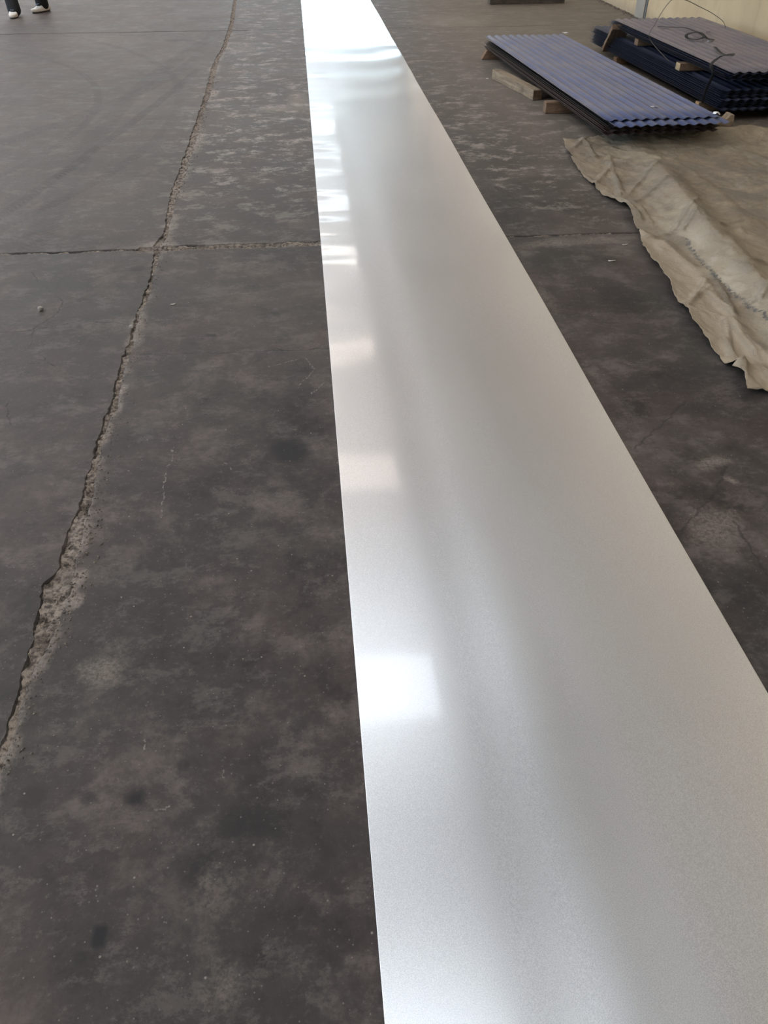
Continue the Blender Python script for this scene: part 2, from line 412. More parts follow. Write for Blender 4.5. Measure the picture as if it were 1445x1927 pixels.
def slab(ci, ri, outline, parent):
    P = np.array(outline); n = len(P)
    nxt = np.roll(P, -1, 0); prv = np.roll(P, 1, 0)
    t = nxt-prv; t = t/np.maximum(np.linalg.norm(t, axis=1, keepdims=True), 1e-9)
    nrm = np.stack([-t[:,1], t[:,0]], 1)              # inward for ccw
    inset = .004 + .003*np.abs(vnoise(P[:,0]*60, P[:,1]*60, 3))
    top = P + nrm*inset[:,None]
    x0, x1, y0, y1 = top[:,0].min(), top[:,0].max(), top[:,1].min(), top[:,1].max()
    gx, gy = [], []
    for (a, b, c, d, st) in ((-1.4, .08, .3, 2.7, .0135), (-3.2, -1.41, .3, 4.0, .035), (.09, 3.9, .3, 4.0, .035), (-1.41, .08, 2.71, 4.0, .024), (-4.6, 4.3, 4.08, 10.7, .06), (-5, 4.3, 10.8, 14, .12)):
        a, b = max(a, x0+.06), min(b, x1-.06); c, d = max(c, y0+.03), min(d, y1-.03)
        if b > a and d > c:
            A, B = np.meshgrid(np.arange(a, b, st), np.arange(c, d, st)); A = A.ravel(); B = B.ravel()
            xe = xat(crL, B)-.03 if ci == 0 else xat(crR, B)+.03
            k = (A < xe) if ci == 0 else (A > xe)
            gx.append(A[k]); gy.append(B[k])
    pts = [Vector((float(a), float(b))) for a, b in top]
    if gx: pts += [Vector((float(a), float(b))) for a, b in zip(np.concatenate(gx), np.concatenate(gy))]
    co, _, fc, orig, _, _ = delaunay_2d_cdt(pts, [], [list(range(n))], 1, 1e-6)
    V = [(p.x, p.y, 0.0) for p in co]; F = [tuple(f) for f in fc]
    k0 = len(V); loc = {}
    for i, o in enumerate(orig):
        for q in o:
            if q < n: loc[q] = i
    V += [(x, y, -.006) for x, y in P] + [(x, y, -.09) for x, y in P]
    for i in range(n):
        j = (i+1) % n
        if i in loc and j in loc and loc[i] != loc[j]: F.append((k0+i, k0+j, loc[j], loc[i]))
        F.append((k0+n+i, k0+n+j, k0+j, k0+i))
    o = pyd('concrete_slab', V, F, floor_material(ci, ri), parent)
    A = np.array(V)
    for nm, lst in (('stain', STAINS), ('scuff', SCUFFS)):
        at_ = o.data.attributes.new(nm, 'FLOAT', 'POINT')
        at_.data.foreach_set('value', (stain_mask(A[:,0], A[:,1], lst) if nm == 'stain' else np.maximum(stain_mask(A[:,0], A[:,1], lst), edge_wear(A[:,0], A[:,1]))).astype(np.float32))
    return o
floor = pyd('floor', [(XMIN,YMIN,-.10),(XMAX+.3,YMIN,-.10),(XMAX+.3,YMAX,-.10),(XMIN,YMAX,-.10)], [(0,1,2,3)], M['sub'])
tag(floor, kind='structure')
rows = [(YMIN, J1), (J1, J2), (J2, YMAX)]
for ri, (a, b) in enumerate(rows):
    ys = ysamp(a+.02, b-.02)
    # left slab: crack edge is its east side
    jL = np.array([fbm(y*38, 1.0, 11) for y in ys])*.007 + np.array([fbm(y*11, 1.0, 12) for y in ys])*.010
    jR = np.array([fbm(y*38, 2.0, 21) for y in ys])*.007 + np.array([fbm(y*11, 2.0, 22) for y in ys])*.010
    xl = xat(crL, ys) + jL; xr = xat(crR, ys) + jR
    xl = np.minimum(xl, (xl+xr)/2-.002); xr = np.maximum(xr, xl+.005)
    e = [(x, y) for x, y in zip(xl, ys)]
    bot = [(XMIN, a)] if a == YMIN else [(x, y) for x, y in joint_edge(XMIN, xl[0]-.01, a, 1, 31)]
    topE = [(XMIN, b)] if b == YMAX else [(x, y) for x, y in joint_edge(XMIN, xl[-1]-.01, b, -1, 32)][::-1]
    slab(0, ri, bot + e + topE, floor)
    e = [(x, y) for x, y in zip(xr, ys)][::-1]
    bot = [(XMAX+.2, a)] if a == YMIN else [(x, y) for x, y in joint_edge(xr[0]+.01, XMAX+.2, a, 1, 33)]
    topE = [(XMAX+.2, b)] if b == YMAX else [(x, y) for x, y in joint_edge(xr[-1]+.01, XMAX+.2, b, -1, 34)][::-1]
    slab(1, ri, bot + topE + e, floor)
# crumbled filling in the joints
def bed(path, half, depth, seed, step=.008, across=12):
    ps = []
    for (a, b) in zip(path[:-1], path[1:]):
        L = math.dist(a[:2], b[:2]); k = max(1, int(L/step))
        for i in range(k):
            f = i/k; ps.append([a[j]+(b[j]-a[j])*f for j in range(3)])
    P = np.array(ps); t = np.gradient(P[:,:2], axis=0); t /= np.maximum(np.linalg.norm(t, axis=1, keepdims=True), 1e-9)
    nn = np.stack([-t[:,1], t[:,0]], 1)
    u = np.linspace(-1, 1, across)
    X = P[:,0][:,None] + nn[:,0][:,None]*P[:,2][:,None]*u; Y = P[:,1][:,None] + nn[:,1][:,None]*P[:,2][:,None]*u
    Z = depth + .010*fbm(X*28, Y*28, seed, 4) + .005*np.abs(vnoise(X*110, Y*110, seed+7))
    return grid_mesh(X, Y, np.minimum(Z, -.0005))
mid = []
for (a, b), (c_, d) in zip(crL, crR):
    if b < 36 and b > .3: mid.append(((a+c_)/2, (b+d)/2, abs(c_-a)/2+.03))
V, F = bed(mid, None, -.008, 5)
o = fast_obj('crumbled_crack_bed', V, F, M['rubble'], floor); tag(o, 'pale crumbled concrete filling the long jagged crack', kind='stuff')
for J, xx0, xx1, dp in ((J1, -3.2, 3.8, -.008), (J2, -4.6, 4.3, -.022)):
    path = [(x, J + .010*float(fbm(np.array([x*1.3]), np.array([9.]), int(J*3))[0]), .035) for x in np.arange(xx0, xx1, .05)]
    V, F = bed(path, None, dp, 6, .012, 9)
    o = fast_obj('joint_filling', V, F, M['rubble'], floor); tag(o, kind='stuff')
# loose grit lying in and beside the crack
V, F = [], []
ico = [(0,0,1),(.9,0,-.3),(-.45,.78,-.3),(-.45,-.78,-.3),(.3,.5,.5)]
def grit(x, y, z, r):
    k = len(V); a = rnd.random()*6.28
    for q in ((0,0,1),(1,0,0),(0,1,0),(-1,0,0),(0,-1,0),(0,0,-1)):
        s = r*(.6+.7*rnd.random()); X, Y = q[0]*s, q[1]*s
        V.append((x+X*math.cos(a)-Y*math.sin(a), y+X*math.sin(a)+Y*math.cos(a), z+q[2]*s*.7))
    for f in ((0,1,2),(0,2,3),(0,3,4),(0,4,1),(5,2,1),(5,3,2),(5,4,3),(5,1,4)): F.append(tuple(k+i for i in f))
for _ in range(4200):
    y = rnd.choice((rnd.uniform(1.0, 2.4), rnd.uniform(1.0, 4.1), rnd.uniform(4.1, 8.0)))
    a, b = float(xat(crL, y)), float(xat(crR, y)); w = b-a
    if rnd.random() < .8: x = rnd.uniform(a, b); z = -.008
    else: x = b + abs(rnd.gauss(0, .03)); z = .001
    grit(x, y, z, rnd.uniform(.0012, .0042)*(1.3 if w > .03 else .9))
for _ in range(700):
    x = rnd.uniform(-1.0, .04); y = J1 + rnd.gauss(0, .012); grit(x, y, -.001, rnd.uniform(.0012, .003))
o = pyd('loose_grit', V, F, M['rubble'], floor); tag(o, 'loose grit along the jagged crack', kind='stuff')

# ------------------------------------------------------------------ hall shell
def wall_mat():
    m = N('cream_plaster'); p = m.pos()
    n1 = m.noise(p, 1.2, 5, .6); n2 = m.noise(m.mapping(p, scale=(1, 1, .15)), 9, 5, .6); n3 = m.noise(p, 40, 4)
    c = m.mix(m.rng(n1, .35, .65), (.44, .325, .195), (.51, .385, .235))
    c = m.mix(m.rng(n2, .55, .75, 0, .35), c, (.28, .21, .14))
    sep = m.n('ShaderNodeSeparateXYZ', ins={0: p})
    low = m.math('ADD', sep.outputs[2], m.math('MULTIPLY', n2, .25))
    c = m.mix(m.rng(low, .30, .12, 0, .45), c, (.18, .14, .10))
    m.out(Base_Color=c, Roughness=.8, Normal=m.bump(n3, .2, .003)); return m.m
M['wall'] = wall_mat()
M['column'] = simple('pale_grey_column', (.27, .235, .195), .75, .08, 5)
M['roof'] = simple('bluish_white_roof_sheet', (.80, .86, .94), .5, .05, 2)  # unseen; tinted bluish-white to brighten the sheet's left reflection
M['steel'] = simple('grey_painted_steel', (.16, .17, .18), .5, .1, 3)
M['wall_far'] = simple('pale_wall', (.62, .63, .64), .7, .08, 2)
HZ = 7.0
def struct(name, bm, mat, parent=None):
    o = bm_obj(name, bm, mat, parent)
    if not parent: tag(o, kind='structure')
    return o
def box_struct(name, *a, mat=None):
    bm = bmesh.new(); add_box(bm, *a); return struct(name, bm, mat)
wr = box_struct('wall_right', 4.33, 4.6, YMIN, YMAX, -.1, HZ, mat=M['wall'])
M['reflector'] = simple('pale_cream_reflector', (.93, .79, .655), .7, .04, 2)  # unseen pale layer added to brighten the sheet's right reflection
bm = bmesh.new(); add_box(bm, 4.315, 4.3295, YMIN+.01, YMAX-.01, 2.6, HZ-.01); bm_obj('upper_reflector', bm, M['reflector'], wr)
bm = bmesh.new(); add_box(bm, 4.300, 4.329, 11.06, 11.36, 0, HZ-.02, .004); bm_obj('column', bm, M['column'], wr)
bm = bmesh.new(); add_box(bm, 4.318, 4.3295, 11.035, 11.058, 0, HZ-.02); bm_obj('joint_strip', bm, M['steel'], wr)
for yy in (-.9, 5.1, 17.1, 23.1, 29.1):
    bm = bmesh.new(); add_box(bm, 4.300, 4.329, yy, yy+.3, 0, HZ-.02, .004); bm_obj('column', bm, M['column'], wr)
# unseen left wall, its long window band made tall to brighten the hall
bm = bmesh.new()
add_box(bm, -14.3, XMIN, YMIN, YMAX, -.1, 1.1); add_box(bm, -14.3, XMIN, YMIN, YMAX, 6.2, HZ)
y = YMIN
wins = []
while y < YMAX-1:
    add_box(bm, -14.3, XMIN, y, y+.6, 1.1, 6.2); wins.append((y+.6, min(y+4.4, YMAX))); y += 4.4
struct('wall_left', bm, M['wall_far'])
for i, (a, b) in enumerate(wins):
    if b-a < 1: continue
    bm = bmesh.new()
    for q in (a, (a+b)/2-.03, b-.06): add_box(bm, -14.2, -14.1, q, q+.06, 1.1, 6.2)
    for q in (1.1, 3.6, 6.14): add_box(bm, -14.195, -14.105, a, b, q, q+.06)
    struct('window_%d' % (i+1), bm, M['steel'])
box_struct('wall_back', XMIN-.3, 4.6, YMIN-.3, YMIN, -.1, HZ, mat=M['wall_far'])
# front wall round the big doorway
DX0, DX1, DH = -3.6, 4.0, 4.45
bm = bmesh.new()
add_box(bm, XMIN-.3, DX0, YMAX, YMAX+.3, -.1, HZ); add_box(bm, DX1, 4.6, YMAX, YMAX+.3, -.1, HZ); add_box(bm, DX0, DX1, YMAX, YMAX+.3, DH, HZ)
struct('wall_front', bm, M['wall_far'])
bm = bmesh.new()
add_box(bm, DX0-.1, DX0, YMAX-.05, YMAX+.02, 0, DH+.1); add_box(bm, DX1, DX1+.1, YMAX-.05, YMAX+.02, 0, DH+.1); add_box(bm, DX0, DX1, YMAX-.05, YMAX+.02, DH, DH+.1)
struct('door_1', bm, M['steel'])
# roof with rows of translucent panels
cols = [(-12.0, -8.4), (-7.0, -3.2), (-1.2, 1.38)]  # the two left columns are unseen, added as fill light
rws = [(-3.75+4.8*k, -2.7+4.8*k) for k in range(9)]
bm = bmesh.new()
xs = sorted({XMIN, 4.33, *[c for q in cols for c in q]}); ysx = sorted({YMIN, YMAX, *[c for q in rws for c in q]})
for i in range(len(xs)-1):
    for j in range(len(ysx)-1):
        hole = any(abs(xs[i]-c[0]) < 1e-6 for c in cols) and any(abs(ysx[j]-r[0]) < 1e-6 for r in rws)
        if not hole: add_box(bm, xs[i], xs[i+1], ysx[j], ysx[j+1], HZ, HZ+.08)
ceil = struct('ceiling', bm, M['roof'])
M['roof_dark'] = simple('darkened_roof_sheet', (.60, .585, .56), .6, .06, 2); ceil.data.materials.append(M['roof_dark'])  # unseen right part toned down to shape the sheet's reflection
for p in ceil.data.polygons:
    if p.center.x > 1.38: p.material_index = 1
SKY = []
for cl, k in (((1.0, .955, .90), 1.30), ((1.0, .84, .74), .26), ((1.0, .95, .90), .9), ((.82, .91, 1.0), .50), ((1.0, .95, .88), .50)):   # panel glows: strong for the added left columns, yellowed and weak in the middle
    m = N('skylight_or_fill_glow'); m.out(Base_Color=(.8, .8, .8), Roughness=.4, Emission_Color=cl, Emission_Strength=SKYLIGHT*k); SKY.append(m.m)
for c in cols:
    for k, r in enumerate(rws):
        # middle column dimmed to keep the sheet's left side from glaring
        bm = bmesh.new(); add_box(bm, c[0], c[1], r[0], r[1], HZ+.03, HZ+.05); bm_obj('skylight_or_fill_panel', bm, SKY[(3, 3, 3, 1, 1, 4, 3, 3, 3)[k] if c[0] > -2 else 0], ceil)
# roof beams: lengthwise runner and cross rafters
bm = bmesh.new(); add_box(bm, 1.75, 2.15, YMIN+.05, YMAX-.05, HZ-.62, HZ-.22); add_box(bm, -7.7, -7.3, YMIN+.05, YMAX-.05, HZ-.62, HZ-.22)
struct('trim_1', bm, M['steel'])
bm = bmesh.new()
for k in range(8): add_box(bm, XMIN+.02, 4.31, -5.2+4.8*k+1.0, -5.2+4.8*k+1.14, HZ-.22, HZ-.005)
struct('trim_2', bm, M['steel'])
# ground outside
M['yard'] = simple('sunlit_yard', (.50, .49, .46), .9, .1, 1)
tag(pyd('ground', [(-60,YMAX,-.02),(60,YMAX,-.02),(60,140,-.02),(-60,140,-.02)], [(0,1,2,3)], M['yard']), kind='structure')
tag(pyd('ground', [(-70,-40,-.02),(-14.3,-40,-.02),(-14.3,YMAX,-.02),(-70,YMAX,-.02)], [(0,1,2,3)], M['yard']), kind='structure')

# ------------------------------------------------------------------ the long metal sheet
def alu():
    m = N('bare_aluminium'); p = m.pos()
    sp = m.noise(p, 520, 2, .7); n2 = m.noise(m.mapping(p, scale=(1, .15, 1)), 2.2, 3)
    c = m.mix(m.rng(sp, .35, .65), (.78, .77, .765), (.97, .96, .955))
    r = m.rng(n2, .3, .7, .34, .38)
    r = m.math('ADD', r, m.math('MULTIPLY', m.math('SUBTRACT', sp, .5), .25))
    m.out(Base_Color=c, Metallic=1.0, Roughness=r, Normal=m.bump(sp, .07, .0005))
    m.b.inputs['Coat Weight'].default_value = 1.0
    m.b.inputs['Coat Roughness'].default_value = .075
    m.b.inputs['Coat IOR'].default_value = 1.5
    return m.m
M['alu'] = alu()
ys = np.concatenate([np.arange(-1.0, 14, .02), np.arange(14, 34, .06)])
u = np.concatenate([[0], np.linspace(.0008, .25, 14)[:-1], np.linspace(.25, .8, 14)[:-1], np.linspace(.8, .9992, 10), [1]])
U, Y = np.meshgrid(u, ys)
w = .990
X = .043 + U*w + (U > .99)*.002*np.sin(Y*2.3)
xl = U*w; xr = (1-U)*w
Z = .0045 + 0*X
Z += np.exp(-(xl/.13)**1.5)*(.0027*fbm(Y*4.5, Y*0+3, 41, 3) + .0012)*np.clip((Y-1.2)/2.2, .0, 1)
Z += np.exp(-(xr/.14)**1.5)*(.0012*fbm(Y*2.2, Y*0+7, 43, 3) + .0006)*np.clip((Y-1.5)/3, .1, 1)
Z += .0009*fbm(X*1.2, Y*1.6, 45, 2)
Z += .00085*np.sin(Y*8+3*fbm(X*1.5, Y*.7, 49, 2))*np.clip((Y-4)/4, 0, 1)*(.6+.8*vnoise(Y*.8, X*1.2, 50))
Z += -.0022*np.exp(-((U-.33+.01*Y)/.07)**2)*np.clip((9-Y)/6, 0, 1) - .0009*np.exp(-((U-.52)/.05)**2)*np.clip((7-Y)/5, 0, 1)
Z = np.maximum(Z, .0018)
V, F = grid_mesh(X, Y, Z)
sheet = fast_obj('metal_sheet', V, F, M['alu'])
so = sheet.modifiers.new('thickness', 'SOLIDIFY'); so.thickness = .0012; so.offset = -1
tag(sheet, 'long shiny bare aluminium sheet running straight along the concrete floor', 'metal sheet')

# ------------------------------------------------------------------ corrugated sheets
def paint(name, a, b, rough, dust, dustk, coat=0.0, spec=.5):
    m = N(name); c = m.coord(); p = m.pos()
    n1 = m.noise(m.mapping(c, scale=(1, .12, 1)), 9, 5, .6); n2 = m.noise(c, 3, 4, .6); n3 = m.noise(c, 70, 4, .7)
    col = m.mix(m.rng(n1, .35, .65), a, b)
    col = m.mix(m.math('MULTIPLY', m.rng(n2, .3, .75), dustk), col, dust)
    sep = m.n('ShaderNodeSeparateXYZ', ins={0: c})
    valley = m.rng(sep.outputs[2], -.002, .006)              # dust and chalking on the worn ridges
    col = m.mix(m.math('MULTIPLY', valley, dustk*.55), col, dust)
    m.out(Base_Color=col, Roughness=m.rng(n3, .3, .7, rough-.05, rough+.08))
    m.b.inputs['Coat Weight'].default_value = coat; m.b.inputs['Coat Roughness'].default_value = .13
    m.b.inputs['Specular IOR Level'].default_value = spec
    return m.m
M['blue'] = paint('dusty_blue_paint', (.052, .080, .205), (.066, .096, .235), .42, (.215, .19, .165), .50, .30)
M['navy'] = paint('navy_paint', (.011, .017, .042), (.015, .021, .050), .55, (.07, .07, .08), .25)
M['mauve'] = paint('dusty_mauve_blue_paint', (.110, .098, .125), (.13, .115, .140), .55, (.26, .21, .18), .5)
M['black_metal'] = paint('dark_metal_underside', (.014, .014, .015), (.020, .019, .019), .6, (.03, .026, .024), .3)
M['brown_metal'] = paint('dark_brown_metal_sheet', (.065, .040, .033), (.082, .052, .043), .6, (.09, .07, .055), .3)
def corrugated(width, length, mats, pitch=.076, amp=.0056, seed=1, th=.0008, droop=0.0):
    """mesh of one corrugated sheet, x across, y along, z=0 its middle; origin at the near left corner"""
    n = int(round(width/pitch*10))+1; L = 14
    x = np.linspace(0, width, n); y = np.linspace(0, length, L)
    Xg, Yg = np.meshgrid(x, y)
    Z = amp*np.cos(2*PI*Xg/pitch) + .0012*fbm(Xg*4, Yg*2, seed, 2) - droop*((Yg/length-.5)**2*4)
    V1, F1 = grid_mesh(Xg, Yg, Z+th/2); V2, F2 = grid_mesh(Xg, Yg, Z-th/2)
    k = len(V1); V = np.concatenate([V1, V2]).tolist()
    idx = np.arange(n*L).reshape(L, n)
    faces = [tuple(f) for f in F1.tolist()]; nt = len(faces)
    faces += [tuple(k+i for i in f[::-1]) for f in F2.tolist()]
    ring = list(idx[0,:]) + list(idx[1:,-1]) + list(idx[-1,:-1][::-1]) + list(idx[1:-1,0][::-1])
    ring = [int(q) for q in ring]
    for a, b in zip(ring, ring[1:]+ring[:1]): faces.append((b, a, a+k, b+k))
    me = bpy.data.meshes.new('corrugated_sheet'); me.from_pydata(V, [], faces); me.update()
    for q in mats: me.materials.append(q)
    mi = [0]*nt + [1]*(len(faces)-nt)
    me.polygons.foreach_set('material_index', mi); me.polygons.foreach_set('use_smooth', [i < 2*nt for i in range(len(faces))])
    return me
def place_sheet(me, x, y, z, rz, label, group, tilt=0.0, ry=0.0):
    o = link('corrugated_sheet', me); o.location = (x, y, z); o.rotation_euler = (tilt, ry, rz)
    return tag(o, label, 'metal sheet', group)

# front pile: near left corner, direction
FX, FY, FR = 2.045, 5.60, math.atan2(.204, 3.343)
blueA = corrugated(.076*6, 3.36, (M['blue'], M['black_metal']), seed=3)
blueB = corrugated(.076*6, 3.36, (M['blue'], M['black_metal']), seed=4)
def fpt(u, v): return (FX + u*math.cos(FR) - v*math.sin(FR), FY + u*math.sin(FR) + v*math.cos(FR))
G1 = 'sheets of the front corrugated pile'
zt = .178
for me, u, v, z, lab in (
    (blueA, 0.0, 0.0, zt, 'blue corrugated sheet on top of the front pile, left of the lengthwise seam'),
    (blueB, .076*5, .0, zt-.0045, 'blue corrugated sheet on top of the front pile, right of the lengthwise seam'),
    (blueA, .030, -.115, zt-.0135, 'second-layer blue corrugated sheet jutting forward under the left top sheet of the front pile'),
    (blueB, .030+.076*5, -.115, zt-.0178, 'second-layer blue corrugated sheet jutting forward under the right top sheet of the front pile')):
    x, y = fpt(u, v); place_sheet(me, x, y, z, FR, lab, G1)
brownS = corrugated(.076*11, 3.30, (M['brown_metal'], M['black_metal']), seed=6)
darkS = corrugated(.076*11, 3.30, (M['black_metal'], M['black_metal']), seed=7)
ordn = ['first', 'second', 'third', 'fourth', 'fifth', 'sixth', 'seventh', 'eighth', 'ninth', 'tenth', 'eleventh', 'twelfth', 'thirteenth', 'fourteenth', 'fifteenth']
for i in range(6):
    x, y = fpt(.012+.006*(i % 2)-.004*i, -.04+.012*((i*7) % 5)); 
    place_sheet(brownS if i > 1 else darkS, x, y, zt-.0300-.0108*i, FR+.0015*((i*5) % 3-1),
        'dark corrugated sheet in the front pile, %s below the blue ones' % ordn[i], G1)
# right pile, lower bundle and upper bundle
RR = math.atan2(-(3.03-3.149), (9.182-6.224))
RR = -math.atan2(3.03-3.149, 9.182-6.224)
RX, RY = 3.150, 6.225
navyS = corrugated(.076*14, 2.96, (M['navy'], M['navy']), seed=8)
G2 = 'sheets of the lower right bundle'
for i in range(14):
    k = 13-i; z = .212 - .0106*i
    place_sheet(navyS, RX + .004*((i*3) % 4) - .002, RY + .010*((i*7) % 6) - .02 + (.02 if i < 4 else 0), z, RR+.0012*((i*5) % 3-1),
        'navy corrugated sheet in the lower right bundle, %s from its top' % ordn[i], G2)
UR = -math.atan2(3.06-3.14, 8.667-6.173)
mauveS = corrugated(.076*12, 2.52, (M['mauve'], M['black_metal']), seed=9)
navyU = corrugated(.076*12, 2.52, (M['navy'], M['black_metal']), seed=10)
G3 = 'sheets of the upper right bundle'
place_sheet(mauveS, 3.142, 6.172, .342, UR, 'dusty mauve-blue corrugated sheet topping the right pile beside the cream wall', G3)
for i in range(5):
    place_sheet(navyU, 3.142-.006*((i*3) % 4)-.004, 6.165+.018*((i*7) % 4)+.03*(i > 2), .342-.0106*(i+1), UR+.001*((i*5) % 3-1),
        'navy corrugated sheet under the mauve top one of the right pile, %s below it' % ordn[i], G3)

# ------------------------------------------------------------------ timbers
def wood(name, a, b, rough=.85, sc=1.0):
    m = N(name); c = m.coord()
    g = m.noise(m.mapping(c, scale=(2*sc, 26*sc, 26*sc)), 1.6, 6, .65, .5)
    st = m.noise(c, 7, 4, .6)
    col = m.mix(m.rng(g, .35, .65), a, b)
    col = m.mix(m.rng(st, .5, .75, 0, .6), col, tuple(q*.45 for q in a))
    m.out(Base_Color=col, Roughness=rough, Normal=m.bump(g, .5, .006)); return m.m
M['wood_pale'] = wood('weathered_pale_timber', (.17, .122, .078), (.30, .225, .150))
M['wood_brown'] = wood('brown_timber', (.105, .056, .030), (.19, .115, .066))
M['wood_dark'] = wood('dark_old_timber', (.055, .040, .030), (.10, .075, .055))
M['wood_end'] = simple('sawn_timber_end', (.36, .25, .14), .85, .25, 30, bump=.4)
def timber(L, w, h, mat, loc, rz, label, taper=1.0, bev=.006, ends=None, seed=1, cut=0.0, group=None):
    """x along; every edge a little uneven"""
    bm = bmesh.new(); r = random.Random(seed); n = 8
    prof = [(-w/2, 0), (w/2, 0), (w/2, h), (-w/2, h)]
    rows_ = []
    for i in range(n+1):
        t = i/n; k = 1+(taper-1)*t
        row = []
        for j, (a, b) in enumerate(prof):
            xx = -L/2+L*t
            if i == 0 and b > 0: xx += cut
            row.append(bm.verts.new((xx, a*k+r.uniform(-1, 1)*w*.03, max(0, b*k-(r.uniform(0, 1)*h*.05 if b else 0)))))
        rows_.append(row)
    endf = [bm.faces.new(rows_[0]), bm.faces.new(rows_[-1][::-1])]
    for i in range(n):
        for j in range(4): bm.faces.new((rows_[i][j], rows_[i+1][j], rows_[i+1][(j+1) % 4], rows_[i][(j+1) % 4]))
    bmesh.ops.recalc_face_normals(bm, faces=bm.faces)
    longe = [e for e in bm.edges if len(e.link_faces) == 2 and e.calc_face_angle(0) > .6]
    bmesh.ops.bevel(bm, geom=longe, offset=bev, segments=2, affect='EDGES', profile=.5)
    o = bm_obj('timber_block', bm, mat)
    if ends:
        o.data.materials.append(ends)
        for p in o.data.polygons:
            if abs(p.normal.x) > .8: p.material_index = 1
    o.location = loc; o.rotation_euler = (0, 0, rz)
    return tag(o, label, 'timber', group)
# loose pale block on the floor left of the front pile
a, b = at(925, 150), at(1000, 190)
ang = math.atan2(b[1]-a[1], b[0]-a[0]); Lb = math.dist(a, b)+.02
timber(Lb, .085, .080, M['wood_pale'], ((a[0]+b[0])/2+.040*abs(math.sin(ang))+.01, (a[1]+b[1])/2+.03, 0), ang, 'pale weathered timber block lying loose left of the front blue pile', seed=3, ends=M['wood_brown'])
zb = zt-.0300-.0108*5-.0065-.001       # underside of the front pile
x0, y0 = at(905, 112); timber(1.0, .085, zb, M['wood_brown'], (x0+.5, y0+.03, 0), .02, 'brown timber bearer under the far end of the front blue pile', seed=4, cut=.05)
x0, y0 = at(1025, 214); timber(1.0, .080, zb, M['wood_brown'], (x0+.5, y0+.03, 0), .0, 'brown timber bearer sticking out left under the middle of the front blue pile', seed=5)
# stump at the right corner
bm = bmesh.new()
pr = [(-.125, .008), (.125, .0), (.128, .02), (.110, .138), (.088, .142), (.070, .112), (.00, .080)]
x0, y0 = at(1345, 256)
for yy, k in ((-.035, 1.0), (0, 1.02), (.05, .97)):
    for q in pr: bm.verts.new((q[0]*k, yy+.01*math.sin(q[0]*40), q[1]))
bm.verts.ensure_lookup_table(); m7 = len(pr)
bm.faces.new([bm.verts[i] for i in range(m7)]); bm.faces.new([bm.verts[2*m7+i] for i in range(m7)][::-1])
for r_ in range(2):
    for i in range(m7):
        j = (i+1) % m7; bm.faces.new((bm.verts[r_*m7+i], bm.verts[(r_+1)*m7+i], bm.verts[(r_+1)*m7+j], bm.verts[r_*m7+j]))
bmesh.ops.recalc_face_normals(bm, faces=bm.faces)
bmesh.ops.bevel(bm, geom=list(bm.edges), offset=.004, segments=1, affect='EDGES')
o = bm_obj('timber_block', bm, M['wood_pale']); o.location = (x0, y0+.045, 0)
tag(o, 'split wedge-shaped timber offcut at the near right corner of the front pile', 'timber')
# bearers of the right pile
zl = .212-.0106*13-.0105
x0, y0 = at(1312, 200, .03); timber(1.05, .07, zl, M['wood_pale'], (x0+.525, y0+.02, 0), 0, 'pale timber bearer under the near end of the lower right bundle', seed=8, ends=M['wood_end'])
timber(1.05, .09, zl, M['wood_brown'], (3.60, 8.45, 0), .03, 'brown timber bearer under the far end of the lower right bundle', seed=9)
zu0 = .212+.0095+.001; zu1 = .342-.0106*5-.0110
x0, y0 = at(1275, 133, zu0); timber(1.1, .085, zu1-zu0, M['wood_brown'], (x0+.55, y0+.03, zu0), .02, 'short bearer with a pale sawn end between the two right bundles', seed=10, ends=M['wood_end'])
timber(.95, .08, zu1-zu0, M['wood_brown'], (3.58, 8.05, zu0), .03, 'far timber bearer between the two right bundles', seed=11)
# plank leaning against the left side of the right pile
p0 = Vector((*at(1149, 98, .05), .05)); p1 = Vector((*at(1168, 56, .29), .29))
d = (p1-p0); L = d.length
o = timber(L, .17, .055, M['wood_brown'], (0, 0, 0), 0, 'rough brown plank leaning against the left side of the right pile', seed=12)
o.location = (p0+p1)/2; o.rotation_euler = (0, -math.asin(d.z/L), math.atan2(d.y, d.x))
# beam at the top of the frame
a, b = at(921, 9), at(1062, 6)
timber(math.dist(a, b), .12, .13, M['wood_dark'], ((a[0]+b[0])/2, (a[1]+b[1])/2+.06, 0), math.atan2(b[1]-a[1], b[0]-a[0]), 'dark old timber beam lying alone on the floor far behind the front pile', seed=14)

# ------------------------------------------------------------------ straps, wires, scraps
M['strap'] = simple('black_plastic_strap', (.010, .010, .012), .7, .1, 30)
M['wire'] = simple('thin_rusty_wire', (.11, .085, .075), .6, .2, 30)
M['white'] = simple('white_paper', (.80, .80, .82), .6, .03, 30)
M['foil'] = simple('bright_foil', (.85, .86, .88), .25, .05, 30, metal=.6)
def ribbon(name, pts, w, th, mat, label, cat, sub=6, flat=True):
    P = smooth_path(pts, sub); V, F = [], []
    for i, p in enumerate(P):
        t = (P[min(i+1, len(P)-1)]-P[max(i-1, 0)]).normalized()
        a = t.cross(Vector((0, 0, 1)))
        if a.length < .2: a = Vector((1, 0, 0))
        a.normalize(); n_ = a.cross(t).normalized()
        for u, v in ((-1, -1), (1, -1), (1, 1), (-1, 1)): V.append(p + a*u*w/2 + n_*v*th/2)
    for i in range(len(P)-1):
        for j in range(4): F.append((i*4+j, i*4+(j+1) % 4, (i+1)*4+(j+1) % 4, (i+1)*4+j))
    F.append((3, 2, 1, 0)); k = (len(P)-1)*4; F.append((k, k+1, k+2, k+3))
    return tag(pyd(name, V, F, mat), label, cat)
Z0 = .352
def zp(x, y, z=Z0+.004): return (*at(x, y, z), z)
